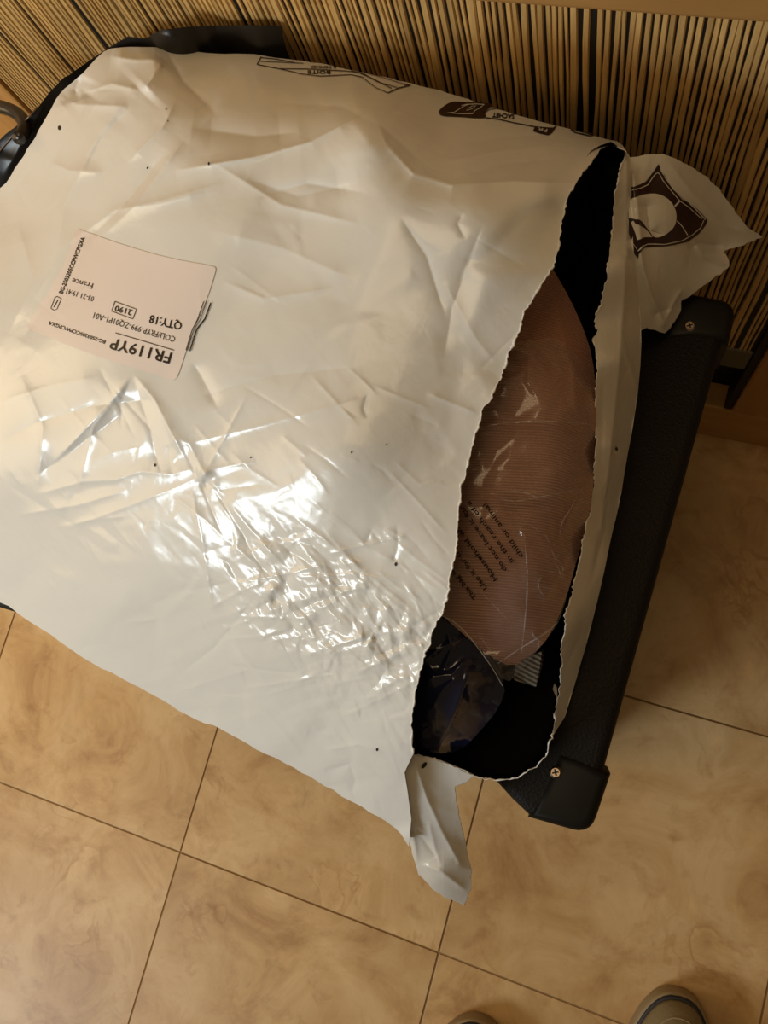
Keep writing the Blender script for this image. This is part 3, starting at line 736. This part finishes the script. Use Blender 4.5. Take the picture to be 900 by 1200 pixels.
decal('printed_emblem', smooth_poly([gz(150, 66), gz(300, 74), gz(440, 82), gz(470, 95), gz(420, 130), gz(400, 160), gz(415, 200), gz(330, 202), gz(200, 190), gz(60, 184), gz(30, 170), gz(28, 140), gz(60, 110), gz(105, 80), gz(150, 66)], 1), Z, M_inkred, .00045, mailer, 1.2)
strokes('emblem_line', [([gz(95, 165), gz(150, 160), gz(225, 112), gz(260, 98)], .6, False), ([gz(210, 105), gz(255, 95), gz(330, 92), gz(395, 96)], .8, False), ([gz(395, 96), gz(350, 130), gz(320, 145), gz(300, 172), gz(200, 172), gz(130, 165)], .7, False), ([gz(260, 130), gz(300, 108), gz(330, 105), gz(300, 130), gz(250, 145)], .5, False)], Z, M_film, .0007, mailer)
strokes('printed_mark', [([gz(405, 198), gz(520, 212), gz(640, 240), gz(800, 270), gz(905, 285)], 1.0, False), ([gz(400, 160), gz(440, 130), gz(520, 122), gz(540, 128)], .7, False)], parent=mailer, **FP)
text('printed_text', 'SACHET', gz(640, 172), gz(465, 158), 5.2, parent=mailer, bold=.25, **FP)
def hz(x, y): return (610 + x / 9.0, 130 + y / 9.0)
decal('printed_emblem', [hz(150, 170), hz(345, 185), hz(365, 160), hz(382, 160), hz(330, 240), hz(290, 262), hz(210, 245), hz(130, 218)], Z, M_inkred, .00045, mailer, 1.0)
text('emblem_text', 'FR', hz(280, 206), hz(182, 184), 3.6, Z, M_film, .0007, mailer, bold=.1)
strokes('printed_mark', [([hz(530, 205), hz(570, 232), hz(650, 250), hz(730, 270), hz(770, 258)], 1.2, False), ([hz(545, 205), hz(620, 222), hz(700, 240)], .5, False), ([hz(700, 240), hz(770, 252)], 1.6, False)], parent=mailer, **FP)

# wavy square emblem on the loose corner
def iz(x, y): return (720 + x / 6.923, 180 + y / 6.923)
FQ = dict(Zf=Zf_)
emb = [iz(355, 85), iz(300, 165), iz(250, 230), iz(190, 258), iz(140, 275), iz(112, 300), iz(112, 735), iz(150, 800), iz(192, 855), iz(205, 800), iz(230, 765), iz(300, 755), iz(400, 752), iz(480, 740), iz(590, 715), iz(680, 650), iz(735, 580), iz(752, 540), iz(690, 470), iz(620, 410), iz(545, 375), iz(490, 310), iz(430, 220), iz(385, 140)]
decal('flap_emblem', emb, Zf_, M_inkred, .0005, mailer, 1.2)
def bits(name, items, m, lift):
    for pl in items: decal(name, pl, Zf_, m, lift, mailer, 1.2)
bits('emblem_disc', [smooth_poly([iz(112, 385), iz(200, 340), iz(300, 325), iz(385, 340), iz(450, 390), iz(485, 450), iz(497, 520), iz(480, 590), iz(430, 640), iz(370, 680), iz(310, 685), iz(280, 640), iz(240, 590), iz(215, 555), iz(180, 530), iz(112, 525)], 1),
    [iz(130, 560), iz(155, 545), iz(200, 590), iz(240, 610), iz(300, 680), iz(230, 680), iz(190, 700), iz(175, 650)]], M_filmback, .0008)
strokes('emblem_line', [([iz(114, 330), iz(150, 298), iz(210, 282), iz(262, 258), iz(310, 190), iz(352, 145)], 1.0, False), ([iz(352, 145), iz(385, 220), iz(440, 290), iz(520, 385), iz(600, 440), iz(700, 530)], 0.9, False),
    ([iz(715, 540), iz(690, 600), iz(620, 660), iz(540, 705), iz(400, 735), iz(260, 735), iz(215, 755), iz(195, 790)], 1.0, False), ([iz(195, 790), iz(180, 770), iz(112, 690)], .8, False),
    ([iz(368, 118), iz(400, 190), iz(470, 290), iz(540, 350), iz(640, 440), iz(730, 535)], 1.3, False), ([iz(480, 430), iz(518, 388)], 2.0, False), ([iz(498, 545), iz(540, 590), iz(585, 660)], 1.1, False)], Zf_, M_filmback, .0008, mailer)
bits('emblem_letter', [[iz(368, 150), iz(395, 185), iz(398, 215), iz(375, 195)], [iz(418, 232), iz(440, 265), iz(430, 275)], [iz(448, 285), iz(470, 300), iz(455, 300)], [iz(545, 375), iz(600, 405), iz(570, 412)], [iz(610, 425), iz(625, 440), iz(600, 440)], [iz(640, 455), iz(655, 470), iz(640, 472)], [iz(695, 510), iz(715, 530), iz(705, 532)]], M_inkred, .0011)

# small punctures and specks
for (u, v, r, Zf) in [(70, 150, 2.3, Z), (245, 192, 1.4, Z), (173, 197, 1.1, Z), (195, 128, 1.0, Z), (197, 142, .8, Z), (182, 545, 1.5, Z), (294, 536, 1.0, Z), (412, 530, 1.1, Z), (453, 521, 1.0, Z), (464, 661, 1.9, Z), (546, 895, 1.6, Z), (722, 526, 2.0, Zl)]:
    th = np.linspace(0, 2 * math.pi, 11)[:-1]
    if u == 546: u, v = 442, 878
    decal('puncture', np.stack([u + r * 0.8 * np.cos(th), v + r * 1.15 * np.sin(th)], 1), Zf, M_dark, .0003, mailer, .8)
th = np.linspace(0, 2 * math.pi, 15)[:-1]
pu = np.stack([4.6 * np.cos(th), 2.2 * np.sin(th)], 1) @ np.array([[.64, -.77], [.77, .64]])
decal('puncture', pu + np.array((496.5, 896.5)), Zt_, M_dark, .0004, mailer, .8)

# ================================================================== CONTENTS
cloth = thing('brown_garment', 'folded brown twill garment in a clear printed sleeve, inside the torn mailer', 'clothing', (-0.06, 0.1, 0.55))
g_poly = smooth_poly([(643, 308), (652, 322), (668, 350), (684, 385), (695, 420), (699, 470), (698, 545), (692, 600), (678, 650), (662, 705), (645, 745), (622, 770), (600, 782), (575, 770), (545, 745), (512, 716), (480, 700), (490, 640), (500, 560), (530, 470), (570, 380), (612, 330)], 1)
Zg = rbf([(643, 308, .592), (668, 350, .580), (698, 430, .570), (699, 545, .560), (679, 650, .550), (645, 747, .540), (600, 784, .536), (512, 716, .580), (480, 700, .585), (500, 560, .603), (570, 380, .609), (620, 420, .607), (610, 520, .602), (600, 620, .594), (590, 700, .580), (668, 480, .595), (662, 560, .590), (645, 660, .577), (560, 640, .596), (620, 735, .560)])
D = np.zeros_like(Zg)
crease(D, [(640, 330), (655, 370), (672, 440), (676, 500)], .0030, 8); crease(D, [(600, 360), (625, 400), (655, 440)], -.0018, 9); crease(D, [(545, 590), (600, 600), (660, 590)], -.0012, 5)
D += blur(facets(34, 61, (460, 280, 740, 820)), 3, 1) * .0012
vG, fG, _ = sheet(g_poly, Zg + D, 3)
gl_loop = np.vstack([g_poly, g_poly[:1]])
adopt(fast_mesh('folded_cloth', [(vG, fG), skirt(gl_loop, Zg + D, (-.09, .1), [(0.04, -.008), (0.12, CASE_Z + .012)])], M_twill), cloth)
s_poly = smooth_poly([(610, 400), (660, 395), (692, 440), (697, 500), (696, 560), (688, 610), (678, 650), (664, 700), (655, 730), (632, 760), (612, 785), (592, 803), (570, 770), (545, 742), (520, 724), (500, 700), (505, 640), (510, 570), (540, 480), (575, 420)], 1)
D2 = np.zeros_like(Zg)
crease(D2, [(540, 585), (585, 577), (630, 582), (690, 572)], .0032, 3.5); crease(D2, [(550, 500), (620, 494), (690, 497)], .0022, 4)
crease(D2, [(575, 590), (610, 620), (640, 650), (660, 680)], .0026, 4); crease(D2, [(640, 640), (655, 670), (640, 700), (632, 690)], .0026, 3.5); crease(D2, [(622, 740), (640, 758)], .0034, 4)
crease(D2, [(680, 580), (662, 615), (655, 630)], .0022, 3.5); crease(D2, [(555, 730), (580, 760), (592, 790)], .0025, 4); crease(D2, [(612, 600), (618, 690), (612, 760)], .0020, 4); crease(D2, [(575, 770), (610, 745), (650, 715)], .0020, 4)
f7 = blur(facets(16, 62, (460, 280, 740, 860)), 1, 1); f8 = blur(facets(40, 63, (460, 280, 740, 860), (1, 1.7, .4)), 1, 1)
D2 += f7 * (.0008 + .0028 * blob(640, 680, 45, 100)) + f8 * .0026
Zs = blur(Zg + D, 3, 1) + .0032 + blur(np.maximum(D2 + .0006, -.0006), 1, 2)
Zs = blur(Zs, 1, 1)
Zs = np.where(vv > 760, np.minimum(Zs, .555), Zs)
vS, fS, _ = sheet(s_poly, Zs, 1.8)
sl = adopt(fast_mesh('clear_sleeve', [(vS, fS)], M_clear), cloth); sl['label'] = 'clear crinkled plastic sleeve with printed warning lines'
M_fold_glint = bpy.data.materials.new('milky_fold_glint'); M_fold_glint.use_nodes = True  # pale see-through tubes stand in for glints along the film's folds
nt = M_fold_glint.node_tree; nt.nodes.clear(); o_ = nt.nodes.new('ShaderNodeOutputMaterial'); mx = nt.nodes.new('ShaderNodeMixShader'); mx.inputs[0].default_value = 0.16
tr = nt.nodes.new('ShaderNodeBsdfTransparent'); pb = nt.nodes.new('ShaderNodeBsdfPrincipled'); pb.inputs['Base Color'].default_value = (0.85, 0.80, 0.80, 1); pb.inputs['Roughness'].default_value = 0.07
nt.links.new(tr.outputs[0], mx.inputs[1]); nt.links.new(pb.outputs[0], mx.inputs[2]); nt.links.new(mx.outputs[0], o_.inputs[0])
for pl, rr in [([(556, 502), (590, 495), (640, 493), (692, 497)], .0006), ([(578, 578), (590, 586), (605, 588), (640, 581), (688, 571)], .0007), ([(580, 577), (600, 575), (618, 578), (628, 582)], .0008),
               ([(598, 600), (622, 616), (642, 628), (650, 655), (662, 686)], .0004), ([(640, 640), (650, 650), (662, 668), (655, 672), (640, 668)], .0004), ([(636, 672), (630, 684), (634, 696), (644, 700)], .0004),
               ([(614, 625), (619, 680), (615, 730), (611, 768)], .0007), ([(560, 690), (575, 705), (598, 730)], .0005), ([(583, 778), (612, 758), (640, 742), (655, 728)], .0010), ([(622, 738), (627, 748), (634, 752)], .0009), ([(632, 752), (630, 762)], .0006),
               ([(676, 582), (668, 598), (658, 612), (656, 628)], .0005), ([(560, 742), (572, 758), (580, 775)], .0006), ([(570, 400), (600, 405), (640, 425)], .0004)]:
    q = smooth_poly(pl, 2); rad = 0.7 * rr * np.sin(np.linspace(0.12, math.pi - 0.12, len(q))) * (0.6 + 0.4 * np.sin(np.arange(len(q)) * 2.1))
    o = adopt(fast_mesh('fold_glint', [tube_mesh(P(q[:, 0], q[:, 1], sample(Zs, q[:, 0], q[:, 1]) + rr * .3), rad, 6)], M_fold_glint), cloth)
    o.parent = sl; o.matrix_parent_inverse = Matrix.Identity(4)
for s, p0, p1 in [('This bag is not a', (559, 699), (520, 655)), ('Use it for the safe', (571, 688), (524, 630)), ('Household waste', (583, 678), (533, 610)), ('do not leave it for', (594, 667), (548, 600)), ('in the reach of a', (602, 657), (556, 594)), ('child or animal', (613, 651), (575, 596))]:
    p0 = np.array(p0, float); p1 = np.array(p1, float)
    o = text('sleeve_text', s, p0, p0 + (p1 - p0) * 1.12, 5.6, Zs, M_sleeveink, .0004, cloth, bold=.18)
    o.parent = sl; o.matrix_parent_inverse = Matrix.Identity(4)

navy = thing('navy_garment_pack', 'shiny navy blue wrapped garment at the lower end of the torn opening', 'clothing', (-0.07, 0.0, 0.52))
n_poly = smooth_poly([(470, 722), (500, 718), (522, 722), (548, 742), (575, 770), (594, 803), (585, 830), (562, 858), (540, 880), (515, 884), (488, 878), (470, 850), (462, 790)], 1)
Zn = rbf([(470, 722, .585), (522, 722, .572), (575, 770, .545), (594, 803, .532), (562, 858, .520), (515, 880, .515), (488, 876, .520), (470, 850, .53), (462, 790, .56), (515, 790, .560), (540, 800, .553), (515, 840, .543)])
D = np.zeros_like(Zn)
crease(D, [(548, 790), (532, 835), (512, 880)], .0075, 14, False); crease(D, [(495, 795), (530, 790), (550, 770)], .0050, 9); crease(D, [(524, 738), (530, 760), (520, 785)], .0030, 4)
crease(D, [(500, 770), (525, 755), (545, 745)], .0026, 4); crease(D, [(505, 830), (520, 808), (540, 790)], .0040, 7)
D += blur(facets(22, 71, (440, 690, 620, 910)), 2, 1) * .0030 + blur(facets(11, 72, (440, 690, 620, 910)), 1, 1) * .0007
vN, fN, _ = sheet(n_poly, Zn + D, 2)
adopt(fast_mesh('wrapped_cloth', [(vN, fN), skirt(np.vstack([n_poly, n_poly[:1]]), Zn + D, (-.09, .02), [(0.04, -.008), (0.12, CASE_Z + .012)])], M_navy), navy)
fe = np.array(smooth_poly([(517, 721), (532, 728), (548, 743), (563, 763), (578, 784), (589, 804)], 2))
cl_edge = tube_mesh(P(fe[:, 0], fe[:, 1], np.maximum(sample(Zs, fe[:, 0], fe[:, 1]), sample(Zn + D, fe[:, 0], fe[:, 1])) + .003), .00025, 6)
M_filmedge = mat('clear_film_welded_edge', (0.55, 0.53, 0.50), 0.2, 0.7)
adopt(fast_mesh('film_seam', [cl_edge], M_filmedge), navy)
kn = [(604, 778), (620, 770), (635, 763), (632, 785), (628, 805), (615, 801), (602, 797)]
Zk = rbf([(604, 778, .537), (635, 763, .540), (628, 805, .522), (602, 797, .524)], 1e-4)
vK, fK, _ = sheet(kn, Zk + 0.0006 * np.sin(vv * 1.3), 1.5)
ko = fast_mesh('ribbed_cloth', [(vK, fK), skirt(np.array(kn + kn[:1], float), Zk, (-.02, .03), [(0.02, -.01), (0.2, CASE_Z + .02)])], M_knit)
tag(ko, 'small grey ribbed cloth end peeking from under the brown garment', 'cloth')

# ================================================================== BLACK BAG BEHIND
bagk = thing('black_carry_bag', 'glossy black carry bag with a strap handle, squeezed behind the white mailer', 'bag', (-0.4, 0.25, CASE_Z))
b_up = [(-90, 262), (-40, 215), (-14, 176), (6, 158), (22, 146), (36, 137), (46, 124), (58, 108), (75, 92), (96, 77), (118, 62), (135, 51), (150, 43), (158, 44), (166, 45), (172, 45), (179, 40), (190, 35), (215, 32), (245, 30), (290, 29.5), (330, 30)]
b_poly = np.vstack([dense(b_up, 6, jit=.3, r=np.random.RandomState(17)), [(331, 62), (331, 74), (250, 84), (170, 84), (130, 90), (100, 112), (80, 140), (50, 190), (20, 235), (-30, 290), (-90, 330)]])
Zb = rbf([(-90, 262, .540), (0, 165, .578), (36, 137, .588), (75, 92, .598), (135, 51, .606), (160, 44, .610), (245, 30, .612), (330, 30, .611), (331, 66, .585), (250, 75, .585), (170, 75, .586), (135, 72, .586), (90, 108, .582), (60, 150, .574), (0, 230, .552), (-90, 330, .50), (200, 50, .612), (300, 48, .603)])
D = np.zeros_like(Zb)
crease(D, [(180, 40), (215, 46), (260, 58)], .0012, 5); crease(D, [(165, 50), (210, 58), (250, 66)], .0012, 5)
crease(D, [(60, 112), (30, 160), (5, 205)], .002, 12)
D += blur(facets(28, 81, (-120, 0, 360, 350)), 2, 1) * .0018
vH, fH, _ = sheet(b_poly, Zb + D, 2)
adopt(fast_mesh('body', [(vH, fH), skirt(dense(b_up, 6), Zb + D, (-.3, .1), [(0.01, -.006), (0.05, -.05), (0.14, CASE_Z + .006)])], M_black_plastic), bagk)
hp = smooth_poly([(-45, 152), (-30, 130), (-12, 123), (4, 126), (18, 131), (28, 141), (30, 152), (22, 162)], 2)
hv = tube_mesh(P(hp[:, 0], hp[:, 1], np.linspace(.572, .590, len(hp)) - .002), .0044, 10)
M_handle = mat('black_handle_leather', (0.02, 0.015, 0.013), 0.28, 0.5)
adopt(fast_mesh('handle', [hv], M_handle), bagk)
pp = np.array([(-12, 192), (2, 174), (14, 160), (33, 138), (44, 126)], float)
M_rim_highlight = mat('painted_rim_highlight', (0.12, 0.07, 0.035), 0.35)  # brown tube painted in for the golden highlight along the bag's rim
adopt(fast_mesh('rim_highlight', [tube_mesh(P(pp[:, 0], pp[:, 1], sample(Zb + D, pp[:, 0], pp[:, 1]) + .0006), .0006, 6)], M_rim_highlight), bagk)

# ================================================================== SHOES
def make_shoe(label, toe_px, heading, colour_upper, group=None):
    c = P(*toe_px, 0.03)
    t = thing('shoe', label, 'shoe', (c[0], c[1], 0))
    L, Wd = 0.27, 0.100
    def outl(scale, n=48):
        out = []
        for k in range(n):
            th = 2 * math.pi * k / n
            y = -L / 2 + L / 2 * math.cos(th); s = math.sin(th)
            w = Wd / 2 * (1.0 - 0.16 * math.exp(-((y + 0.16) / 0.05) ** 2) - 0.10 * (y < -0.2))
            e = abs(s) ** 0.80 * (1 if s > 0 else -1)
            out.append((e * w * scale[0] + 0.006 * math.sin((y / L) * 3.1), y + (scale[1])))
        return out
    def ring_loft(name, rings, m, cap=True):
        bm = bmesh.new(); prev = None; first = None
        for pts, z in rings:
            cur = [bm.verts.new((x, y, z if not callable(z) else z(x, y))) for x, y in pts]
            if prev:
                for i in range(len(cur)): bm.faces.new((prev[i], prev[(i + 1) % len(cur)], cur[(i + 1) % len(cur)], cur[i]))
            else: first = cur
            prev = cur
        if cap: bm.faces.new(prev); bm.faces.new(first[::-1])
        bmesh.ops.recalc_face_normals(bm, faces=bm.faces[:])
        o = from_bm(name, bm, m, None, True); o.parent = t; return o
    def sc(f, off=0.0): return [(x * f, (y + L / 2) * (1 - (1 - f) * Wd / L * 1.3) - L / 2 + off) for x, y in outl((1, 0))]
    ring_loft('sole', [(sc(0.97), 0.0), (sc(1.0), 0.004), (sc(1.0), 0.022), (sc(0.99), 0.026), (sc(.94), .0265)], M_rubber)
    ring_loft('sole_line', [(sc(0.935), 0.0262), (sc(0.968), 0.0268), (sc(.963), .0295), (sc(0.92), 0.0295)], M_navyline)
    def up(h): return lambda x, y: 0.0285 + h * (0.42 + 0.58 * min(1, max(0, (-y) / 0.12)) ** 1.1)
    ring_loft('upper', [(sc(0.925), .027), (sc(0.90), up(.012)), (sc(0.80), up(.026)), (sc(0.66), up(.040)), (sc(0.46), up(.050)), (sc(0.22), up(.055))], colour_upper)
    ring_loft('toe_stitching', [([(x * 1, y) for x, y in sc(.745)], up(.0335)), ([(x, y) for x, y in sc(.735)], up(.0350)), (sc(.725), up(.0345))], M_rubber, False)
    t.rotation_euler = (0, 0, heading)
    return t
make_shoe('beige shoe with a dark sole line at the lower right corner', (798, 1166), 0.10, M_canvas)
make_shoe('shoe tip with dark sole line just showing at the bottom edge near the centre', (568, 1201), -0.12, M_canvas)
